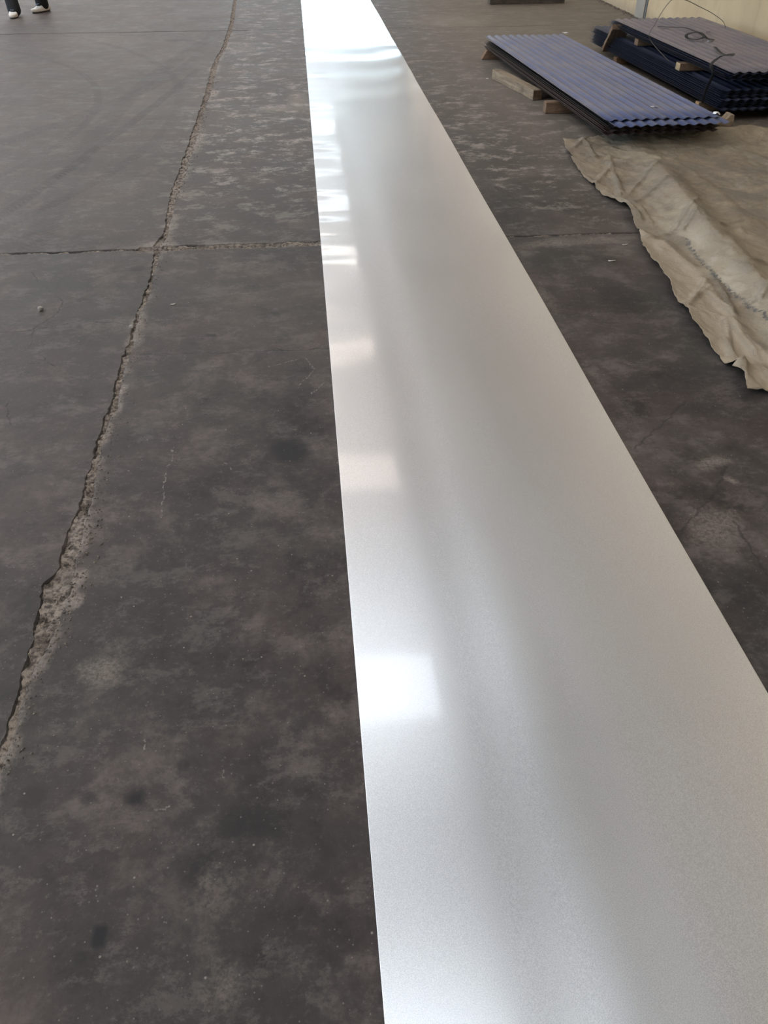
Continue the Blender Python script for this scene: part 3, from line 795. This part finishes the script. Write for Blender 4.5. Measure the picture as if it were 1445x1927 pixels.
ribbon('strap', [zp(1238, 50), zp(1262, 51, Z0+.01), zp(1288, 52, Z0+.012), zp(1303, 57, Z0+.02), zp(1316, 62, Z0+.02), zp(1325, 69, Z0+.02), zp(1312, 74, Z0+.008), zp(1296, 73), zp(1291, 67, Z0+.02),
    zp(1300, 62, Z0+.03), zp(1316, 61, Z0+.03), zp(1324, 66, Z0+.02), zp(1330, 72, Z0+.006), zp(1343, 75)], .026, .003, M['strap'], 'black strap curled in a loop on the mauve top sheet', 'strap')
ribbon('strap', [zp(1345, 88), zp(1350, 93, Z0+.012), zp(1356, 99, Z0+.02), zp(1366, 103, Z0+.03), zp(1380, 101, Z0+.04), zp(1375, 105, Z0+.045), zp(1362, 104, Z0+.05), (*at(1350, 110, .375), .375), (*at(1338, 122, .355), .355), (3.108, 6.36, .30), (3.106, 6.40, .20), (3.108, 6.42, .09)],
    .022, .003, M['strap'], 'black strap bent down over the left edge of the right pile', 'strap')
V, F = tube(smooth_path([(3.10, 7.2, .24), (*at(1222, 72, .36), .36), (*at(1233, 45, .55), .55), (*at(1244, 25, .72), .72), (*at(1256, 8, .86), .86), (*at(1268, -2, .93), .93), (*at(1290, 0, .90), .90), (*at(1315, 12, .78), .78), (*at(1340, 25, .62), .62), (*at(1360, 40, .45), .45), (*at(1365, 52, .356), .356)], 8), .0022, 6)
tag(pyd('wire', V, F, M['wire'], smooth=True), 'thin springy wire arching over the right pile against the cream wall', 'wire')
def scrap(x, y, z, w, l, rz, mat, label, cat, name='paper_scrap', bend=.004, grp=None):
    """a small bent flake"""
    n = 4; X, Y = np.meshgrid(np.linspace(-w/2, w/2, n), np.linspace(-l/2, l/2, n))
    X = X + .12*w*vnoise(X*300+x*50, Y*300, 3); Z = bend*np.abs(vnoise(X*90+x*20, Y*90+y*20, 5)) + .0008
    V, F_ = grid_mesh(X, Y, Z); o = fast_obj(name, V, F_, mat); o.location = (x, y, z); o.rotation_euler = (0, 0, rz)
    sm = o.modifiers.new('t', 'SOLIDIFY'); sm.thickness = .0008
    return tag(o, label, cat, grp)
X, Y = at(1064, 62, .188); scrap(X, Y, .189, .05, .045, .3, M['white'], 'small white paper label on the far right corner of the front pile', 'label')
X, Y = at(1348, 217, .175); scrap(X, Y, zt+.004, .035, .05, .8, M['foil'], 'crumpled shiny scrap on the near right corner of the front pile', 'scrap', 'foil_scrap', .018)
X, Y = at(1228, 200, .19); scrap(X, Y, zt+.010, .028, .014, .2, M['white'], 'tiny white scrap beside the seam of the front pile', 'scrap')
X, Y = at(1235, 203, .19); scrap(X, Y, zt+.010, .026, .012, -.4, M['strap'], 'tiny black scrap next to the white one at the front pile seam', 'scrap', 'plastic_scrap', .008)
X, Y = at(1334, 80, Z0); scrap(X, Y, Z0, .03, .03, .4, M['foil'], 'shiny crumb near the strap loop on the mauve sheet', 'scrap', 'foil_scrap', .02)
X, Y = at(1332, 61, Z0); scrap(X, Y, Z0, .03, .03, .9, M['strap'], 'small black crumb behind the strap loop on the mauve sheet', 'scrap', 'plastic_scrap', .01)
X, Y = at(1376, 103, .40); scrap(X, Y, Z0+.036, .024, .03, .2, M['foil'], 'shiny clip held in the bend of the black strap', 'clip', 'strap_clip', .01)
M['stone'] = simple('pale_stone', (.33, .30, .27), .9, .3, 60, bump=.6)
def pebble(x, y, r, label, mat='stone', sq=.8, grp=None):
    bm = bmesh.new(); bmesh.ops.create_icosphere(bm, subdivisions=2, radius=r)
    for v in bm.verts:
        k = 1+.28*mn.noise(v.co*(1.3/r)+Vector((x*9, y*9, 0))); v.co *= k; v.co.z *= sq
    mz = min(v.co.z for v in bm.verts)
    for v in bm.verts: v.co.z -= mz
    o = bm_obj('pebble', bm, M[mat]); o.location = (x, y, 0); return tag(o, label, 'pebble', grp)
pebble(*at(77, 585), .013, 'small pale pebble on the concrete left of the long crack')
pebble(*at(248, 618), .010, 'little stone lodged at the junction of the hairline and the long crack')
for k, (px_, py_, w_, l_, a_, lab) in enumerate((
    (1176, 461, .035, .012, .3, 'thin pale flake on the floor at the cross joint left of the tarp'),
    (1152, 491, .040, .014, .1, 'pale flake on the bare floor left of the tarp'),
    (326, 573, .022, .010, .3, 'pale flake on the floor right of the long crack below the cross joint'),
    (917, 148, .022, .022, .5, 'white crumb on the floor left of the loose pale timber'))):
    X, Y = at(px_, py_); scrap(X, Y, 0.0005, w_, l_, a_, M['white'] if k == 3 else M['stone'], lab, 'scrap', 'chip', .003)

# ------------------------------------------------------------------ tarp
def tarp_mat():
    m = N('dirty_khaki_tarp'); p = m.pos()
    a = m.noise(p, 1.8, 6, .65, .6); b = m.noise(p, 6.5, 7, .7, .3); f = m.noise(p, 90, 4, .7)
    st = m.noise(m.mapping(p, rot=(0, 0, .3), scale=(1, 5, 1)), 3.2, 6, .7, .6)
    col = m.mix(m.rng(a, .36, .64), (.235, .182, .122), (.325, .262, .180))
    col = m.mix(m.rng(b, .48, .74, 0, .65), col, (.125, .102, .076))
    col = m.mix(m.rng(st, .55, .76, 0, .5), col, (.37, .32, .25))
    cl = m.n('ShaderNodeAttribute', attribute_name='clean').outputs['Fac']
    col = m.mix(m.math('MULTIPLY', cl, .75), col, (.33, .26, .185))
    d = m.n('ShaderNodeAttribute', attribute_name='grime_shade').outputs['Fac']
    col = m.mix(m.math('MULTIPLY', d, m.rng(b, .3, .55)), col, (.085, .072, .058))
    w = m.n('ShaderNodeAttribute', attribute_name='salt').outputs['Fac']
    col = m.mix(m.math('MULTIPLY', w, m.rng(b, .38, .56, .1, .85)), col, (.44, .365, .275))
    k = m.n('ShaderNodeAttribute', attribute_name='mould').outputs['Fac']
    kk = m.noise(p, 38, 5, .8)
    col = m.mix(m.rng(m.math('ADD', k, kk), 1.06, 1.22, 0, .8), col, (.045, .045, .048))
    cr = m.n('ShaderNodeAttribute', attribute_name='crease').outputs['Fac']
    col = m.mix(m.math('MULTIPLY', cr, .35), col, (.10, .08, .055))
    col = m.mix(m.rng(f, .5, .8, 0, .2), col, (.40, .34, .27))
    h = m.math('ADD', m.math('MULTIPLY', b, 1.0), m.math('MULTIPLY', m.noise(p, 26, 6, .65, .9), .5))
    m.out(Base_Color=col, Roughness=.75, Normal=m.bump(h, .8, .014)); return m.m
M['tarp'] = tarp_mat()
LE = [(1058,268),(1064,285),(1072,303),(1078,302),(1085,318),(1098,337),(1105,340),(1120,358),(1132,370),(1148,378),(1168,390),(1180,400),(1190,418),(1200,440),(1205,455),(1208,468),(1216,478),(1222,490),(1235,508),(1245,520),
      (1254,532),(1262,552),(1272,575),(1285,586),(1292,596),(1300,612),(1308,620),(1320,630),(1330,642),(1338,656),(1352,674),(1362,692),(1371,701),(1382,699),(1391,697),(1395,715),(1400,743)]
LEw = [at(*p) for p in LE]
yT = LEw[0][1]; yB = LEw[-1][1]
ys_ = np.array([p[1] for p in LEw])[::-1]; xs_ = np.array([p[0] for p in LEw])[::-1]
o_ = np.argsort(ys_); ys_, xs_ = ys_[o_], xs_[o_]
NY, NX = 300, 240
v = np.linspace(0, 1, NY); uu = np.linspace(0, 1, NX)**1.25
YT = lambda x: 5.78 + .10*np.clip((x-1.85)/.3, 0, 1) - .07*np.clip((x-2.2)/1.2, 0, 1) + .02*vnoise(x*5, x*0, 3)
Yb = yB + (yT-yB)*v
xl_ = np.interp(Yb, ys_, xs_) + .006*fbm(Yb*30, Yb*0, 5, 3)
Xg = xl_[:,None] + (4.12-xl_)[:,None]*uu[None,:]
Yg = np.repeat(Yb[:,None], NX, 1)
stretch = np.clip((v-.80)/.20, 0, 1)[:,None]
Yg = Yg + stretch*(YT(Xg)-yT)
Yg = Yg + (1-np.clip(v/.06, 0, 1))[:,None]*(.008*fbm(Xg*8, Xg*0, 9, 3))
def pl_dist(X, Y, pts):
    D = np.full(X.shape, 9.0); Sg = np.zeros(X.shape)
    for (a, b) in zip(pts[:-1], pts[1:]):
        dx, dy = b[0]-a[0], b[1]-a[1]; L2 = dx*dx+dy*dy
        t = np.clip(((X-a[0])*dx+(Y-a[1])*dy)/L2, 0, 1)
        d = np.hypot(X-a[0]-t*dx, Y-a[1]-t*dy); s_ = np.sign(dx*(Y-a[1])-dy*(X-a[0]))
        k = d < D; D = np.where(k, d, D); Sg = np.where(k, s_, Sg)
    return D, Sg
ridge = [at(*q, .05) for q in ((1190,262),(1222,290),(1238,310),(1262,345),(1275,365),(1300,395),(1312,418),(1342,448),(1370,480),(1410,525),(1450,565),(1500,625),(1560,700))]
val = [at(*q, .01) for q in ((1165,380),(1185,400),(1240,430),(1285,455),(1310,490),(1335,520),(1360,545),(1385,570),(1405,590),(1430,610),(1450,628),(1520,690),(1600,760))]
fold2 = [at(*q) for q in ((1195,440),(1250,465),(1290,500),(1330,545),(1365,590),(1400,640),(1445,690),(1500,740))]
dR, sR = pl_dist(Xg, Yg, ridge); dV, sV = pl_dist(Xg, Yg, val); dF, sF = pl_dist(Xg, Yg, fold2)
side = np.where(sR > 0, 1.0, 0.0)             # 1 = right/upper side of the ridge
open_ = np.clip((5.65-Yg)/1.1, .25, 1)
right = (Xg > np.interp(Yg, [p[1] for p in ridge][::-1], [p[0] for p in ridge][::-1]))
lip = .085*open_
Zr = np.where(right, .034*open_ + (lip-.034*open_)*np.exp(-(dR/.10)**2), lip*np.exp(-(dR/.105)**1.7))
Z = .006 + Zr
Z = Z - np.where(~right, .0, 0)
Z += .012*np.exp(-(dF/.035)**2)*(~right)
Z += .010*np.clip(fbm(Xg*5, Yg*5, 71, 4), -.6, 1)*.8 + .007*np.abs(fbm(Xg*13, Yg*13, 73, 3)) + .003*fbm(Xg*28, Yg*28, 74, 2)
ridg = 1-np.abs(fbm(Xg*3.2+.3*fbm(Xg*5, Yg*5, 80, 2), Yg*2.2, 75, 3))*3.2
Z += .011*np.clip(ridg, 0, 1)
ridg2 = 1-np.abs(fbm(Xg*9+Yg*4, Yg*3, 78, 2))*4
Z += .0065*np.clip(ridg2, 0, 1)*(~right)
crs = [((1112,358),(1150,315)),((1192,385),(1245,360)),((1245,360),(1272,362)),((1180,370),(1235,320)),((1262,445),(1305,405)),((1305,405),(1312,398)),
       ((1292,583),(1325,538)),((1300,572),(1333,548)),((1345,447),(1408,430)),((1105,300),(1160,302)),((1090,262),(1120,300)),((1395,592),(1420,590)),((1420,590),(1432,570)),
       ((1080,283),(1105,262)),((1215,455),(1280,447)),((1280,448),(1300,430)),((1170,385),(1205,420)),((1185,380),(1225,425)),((1360,640),(1400,720)),((1372,612),(1445,720)),
       ((1362,615),(1375,680)),((1145,300),(1165,370)),((1150,330),(1172,368)),((1330,560),(1378,608)),((1395,525),(1425,515)),((1155,375),(1180,395)),((1345,540),(1375,600))]
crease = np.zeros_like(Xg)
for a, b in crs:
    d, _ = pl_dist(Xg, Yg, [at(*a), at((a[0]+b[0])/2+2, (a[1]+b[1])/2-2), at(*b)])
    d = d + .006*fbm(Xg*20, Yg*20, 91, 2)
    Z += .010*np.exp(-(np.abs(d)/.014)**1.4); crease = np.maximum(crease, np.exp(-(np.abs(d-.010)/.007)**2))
edgeL = (Xg-xl_[:,None])
Z += .020*np.exp(-(edgeL/.05)**1.3)*(.5+.9*fbm(Yg*5, Yg*0, 81, 3))
top = np.clip((v-.93)/.07, 0, 1)[:,None]
Z += top*.045*np.clip((Xg-2.05)/.35, 0, 1)*np.clip(1-(Xg-3.0)/2, .5, 1)
# near corner flap curling up
c0 = at(1388, 700); dc = np.hypot(Xg-c0[0], Yg-c0[1])
Z += .045*np.exp(-(dc/.035)**2)
Z = np.maximum(Z, .003)
V, F_ = grid_mesh(Xg, Yg, Z)
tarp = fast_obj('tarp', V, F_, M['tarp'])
sm = tarp.modifiers.new('thickness', 'SOLIDIFY'); sm.thickness = .002; sm.offset = 1
tag(tarp, 'crumpled dirty khaki tarp with a long fold, spread on the floor at right', 'tarp')
def fattr(o, nm, arr):
    a_ = o.data.attributes.new(nm, 'FLOAT', 'POINT'); a_.data.foreach_set('value', np.clip(arr, 0, 1).ravel().astype(np.float32))
hgt = Yg
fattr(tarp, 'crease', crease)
low_flap = (Xg < np.interp(Yg, [p[1] for p in fold2][::-1], [p[0] for p in fold2][::-1]))
fattr(tarp, 'clean', np.clip(low_flap*.9*np.clip((4.5-Yg)/.4+.35, 0, 1) + np.exp(-(edgeL/.12)**2)*.6 + (~right)*np.exp(-(dR/.10)**2)*.45, 0, 1))
fattr(tarp, 'grime_shade', right*.42*np.exp(-((Yg-4.7)/.9)**2)+right*.12 + (~right)*.35*(~low_flap))  # grime, plus the shaded face under the ridge darkened in colour
fattr(tarp, 'salt', (~low_flap)*(~right)*(sV>0)*.75*np.exp(-((dV-.03)/.055)**2)*np.clip((4.4-Yg)/.6, 0, 1))
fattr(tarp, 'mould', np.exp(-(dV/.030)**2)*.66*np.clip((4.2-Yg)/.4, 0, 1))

# ------------------------------------------------------------------ rubble along the wall foot
V, F = [], []
for _ in range(900):
    y = rnd.uniform(5, 16); x = 4.33-abs(rnd.gauss(0, .05)); grit(x, y, .004, rnd.uniform(.003, .012))
o = pyd('wall_foot_crumbs', V, F, M['rubble'], wr); tag(o, kind='stuff')

# ------------------------------------------------------------------ the person walking at far left
def remeshed(name, chains, balls, voxel, mat, parent, smooth_iter=4):
    """tapered chains and ellipsoids fused into one continuous skin"""
    V, F = [], []
    for pts, rad in chains:
        v, f = tube(pts, list(rad), 12); k = len(V); V += v; F += [tuple(k+i for i in q) for q in f]
        for p, r in zip(pts, rad): balls = balls + [(p, (r*1.01,)*3, 0)]
    for c, r, rz in balls:
        bm = bmesh.new(); bmesh.ops.create_icosphere(bm, subdivisions=2, radius=1)
        k = len(V)
        for v in bm.verts:
            x, y, z = v.co.x*r[0], v.co.y*r[1], v.co.z*r[2]
            V.append((c[0]+x*math.cos(rz)-y*math.sin(rz), c[1]+x*math.sin(rz)+y*math.cos(rz), c[2]+z))
        F += [tuple(k+v.index for v in f.verts) for f in bm.faces]; bm.free()
    tmp = pyd(name+'_raw', V, F)
    a = tmp.modifiers.new('r', 'REMESH'); a.mode = 'VOXEL'; a.voxel_size = voxel
    b = tmp.modifiers.new('s', 'SMOOTH'); b.iterations = smooth_iter; b.factor = .5
    dg = bpy.context.evaluated_depsgraph_get(); me = bpy.data.meshes.new_from_object(tmp.evaluated_get(dg))
    bpy.data.objects.remove(tmp); me.materials.clear(); me.name = name
    return link(name, me, mat, parent, True)
M['skin'] = simple('skin', (.42, .25, .17), .5, .06, 20)
M['denim'] = simple('dark_trouser_cloth', (.008, .008, .010), .85, .25, 40, bump=.4)
M['jacket'] = simple('dark_jacket_cloth', (.030, .032, .040), .85, .15, 30, bump=.3)
M['hair'] = simple('black_hair', (.012, .010, .009), .55, .2, 80)
M['shoe_white'] = simple('white_shoe_leather', (.62, .60, .56), .6, .1, 40)
M['shoe_sole'] = simple('cream_rubber_sole', (.60, .53, .45), .7, .08, 30)
M['outsole'] = simple('black_rubber', (.02, .018, .018), .8, .1, 30)
M['lace'] = simple('grey_blue_mesh', (.22, .27, .33), .8, .15, 60)
pr_ = empty('person', (-3.47, 12.30, 0), 0)
tag(pr_, 'person in dark trousers and white chunky sneakers walking at far left', 'person')
hipR, hipL = (-.10, .02, .90), (.10, .02, .90)         # person faces -y; x as seen by the camera
kneeR, kneeL = (-.20, -.16, .49), (.13, .0, .50)
ankR, ankL = (-.150, -.245, .10), (.105, .16, .12)
sh = 1.40
hands = []
body_ch = [([(0, .02, .92), (0, .02, 1.08), (0, .03, 1.25), (0, .03, 1.38)], (.135, .120, .140, .10)),
    ([(0, .03, 1.36), (0, .01, 1.50), (0, .0, 1.56)], (.058, .054, .055)),
    ([hipR, kneeR, ankR], (.082, .055, .038)), ([hipL, kneeL, ankL], (.082, .055, .038))]
for s_, el, wr_ in ((-1, (-.27, .06, 1.12), (-.29, -.06, .88)), (1, (.27, .02, 1.12), (.30, -.12, .90))):
    body_ch.append(([(0, .03, sh), (s_*.17, .03, sh), el, wr_], (.060, .052, .040, .026)))
    dx, dy, dz = wr_[0]-el[0], wr_[1]-el[1], wr_[2]-el[2]; L_ = math.sqrt(dx*dx+dy*dy+dz*dz)
    dv = Vector((dx/L_, dy/L_, dz/L_)); fw = Vector((0, -1, 0)); fw = (fw-dv*fw.dot(dv)).normalized(); W_ = Vector(wr_)
    palm = W_ + dv*.055
    body_ch.append(([W_, palm+fw*.018], (.022, .020))); body_ch.append(([W_, palm-fw*.018], (.022, .020)))
    inn = Vector((-s_, 0, 0))
    for k, ln in enumerate((.066, .076, .070, .056)):
        b0 = palm + fw*(.030-.020*k) + dv*.025
        b1 = b0 + dv*ln*.45 + inn*.008; b2 = b1 + dv*ln*.32 + inn*.020; b3 = b2 + dv*ln*.18 + inn*.022
        body_ch.append(([tuple(b0-dv*.02), tuple(b0), tuple(b1), tuple(b2), tuple(b3)], (.009, .009, .0085, .0078, .007)))
    t0 = W_ + dv*.028 + fw*.022; t1 = t0 + fw*.026 + dv*.022 + inn*.010; t2 = t1 + dv*.028 + fw*.006 + inn*.012
    body_ch.append(([tuple(t0), tuple(t1), tuple(t2)], (.012, .0105, .009)))
hb = [((0, .0, 1.665), (.074, .092, .110), 0), ((0, -.018, 1.612), (.058, .072, .062), 0), ((0, -.096, 1.648), (.012, .018, .022), 0), ((0, -.090, 1.668), (.009, .010, .028), 0),
      ((-.076, .005, 1.655), (.010, .020, .030), 0), ((.076, .005, 1.655), (.010, .020, .030), 0), ((0, -.085, 1.618), (.024, .010, .007), 0), ((0, -.078, 1.590), (.022, .016, .016), 0),
      ((-.028, -.080, 1.690), (.022, .012, .008), 0), ((.028, -.080, 1.690), (.022, .012, .008), 0)]
remeshed('body', body_ch, hb, .0065, M['skin'], pr_, 3)
for s_ in (-1, 1):
    bm = bmesh.new(); bmesh.ops.create_uvsphere(bm, u_segments=12, v_segments=8, radius=.0115)
    e = bm_obj('eye', bm, M['shoe_white'], pr_, True); e.location = (s_*.029, -.080, 1.670)
    bm = bmesh.new(); bmesh.ops.create_uvsphere(bm, u_segments=10, v_segments=6, radius=.0055)
    q = bm_obj('iris', bm, M['hair'], e, True); q.location = (0, -.0075, 0)
remeshed('hair', [], [((0, .018, 1.705), (.084, .096, .088), 0), ((0, .050, 1.66), (.074, .062, .085), 0), ((-.062, .01, 1.70), (.020, .05, .04), 0), ((.062, .01, 1.70), (.020, .05, .04), 0)], .008, M['hair'], pr_)
def mixp(a, b, t): return tuple(a[i]+(b[i]-a[i])*t for i in range(3))
remeshed('trousers', [([(0, .02, 1.0), (0, .02, .90)], (.155, .165)),
    ([hipR, mixp(hipR, kneeR, .5), kneeR, mixp(kneeR, ankR, .5), mixp(kneeR, ankR, 1.06)], (.108, .094, .080, .078, .082)),
    ([hipL, mixp(hipL, kneeL, .5), kneeL, mixp(kneeL, ankL, .5), mixp(kneeL, ankL, 1.10)], (.108, .094, .080, .078, .082))], [], .011, M['denim'], pr_, 3)
remeshed('jacket', [([(0, .02, .94), (0, .02, 1.10), (0, .03, 1.28), (0, .03, 1.385)], (.168, .160, .172, .118)),
    ([(0, .03, sh-.02), (-.17, .03, sh-.01), (-.27, .06, 1.12), mixp((-.27, .06, 1.12), (-.29, -.06, .88), .9)], (.09, .076, .060, .047)),
    ([(0, .03, sh-.02), (.17, .03, sh-.01), (.27, .02, 1.12), mixp((.27, .02, 1.12), (.30, -.12, .90), .9)], (.09, .076, .060, .047)),
    ([(0, .025, 1.40), (0, .015, 1.475)], (.075, .070))], [((-.06, .02, 1.12), (.12, .11, .2), 0), ((.06, .02, 1.12), (.12, .11, .2), 0)], .011, M['jacket'], pr_, 3)
def loft(rings, mat, name, parent, loc=(0, 0, 0), rz=0, rx=0, closed=True):
    V, F = [], []; m_ = len(rings[0])
    for r in rings: V += r
    for i in range(len(rings)-1):
        for j in range(m_): F.append((i*m_+j, i*m_+(j+1) % m_, (i+1)*m_+(j+1) % m_, (i+1)*m_+j))
    F.append(tuple(range(m_-1, -1, -1))); F.append(tuple((len(rings)-1)*m_+j for j in range(m_)))
    o = pyd(name, V, F, mat, parent, True); o.location = loc; o.rotation_euler = (rx, 0, rz); return o
def shoe_ring(z, sc, n=28):
    out = []
    for k in range(n):
        a = 2*PI*k/n; c, s2 = math.cos(a), math.sin(a)
        y = -c*.150; wd = .052*(1+.16*math.cos(a)-.20*math.cos(2*a+PI)*0)*(1-.12*math.exp(-((y-.02)/.05)**2))
        x = s2*wd*(abs(s2)**-.15 if abs(s2) > .01 else 1)
        out.append((x*sc, y*sc if abs(y) < 1 else y, z))
    return out
def make_shoe(loc, rz, rx=0.0):
    sole = [shoe_ring(.012, .95), shoe_ring(.018, 1.02), shoe_ring(.040, 1.04), shoe_ring(.046, .98)]
    upper = []
    for t in (0, .15, .35, .6, .85, 1.0):
        ring = []
        for (x, y, z) in shoe_ring(0, 1):
            k = (1-.45*t**1.6); yy = y*(1-.40*t) + .052*t
            top = .038 + t*(.028 + .060*max(0, min(1, (y+.13)/.15)))
            ring.append((x*k, yy, top))
        upper.append(ring)
    u = loft(upper, M['shoe_white'], 'shoe', pr_, loc, rz, rx)
    sl = loft(sole, M['shoe_sole'], 'sole', u)
    so_ = loft([shoe_ring(.0, .90), shoe_ring(.003, .93), shoe_ring(.013, .94)], M['outsole'], 'tread', u)
    bm = bmesh.new()
    for k in range(4): add_box(bm, -.022, .022, -.062+.026*k, -.050+.026*k, .082+.012*k, .088+.012*k, .002)
    bm_obj('laces', bm, M['lace'], u)
    bm = bmesh.new(); add_box(bm, -.046, .046, .02, .085, .058, .082, .004); bm_obj('side_panel', bm, M['lace'], u)
make_shoe((-.155, -.285, 0), .10)
make_shoe((.085, .125, .002), -.62)
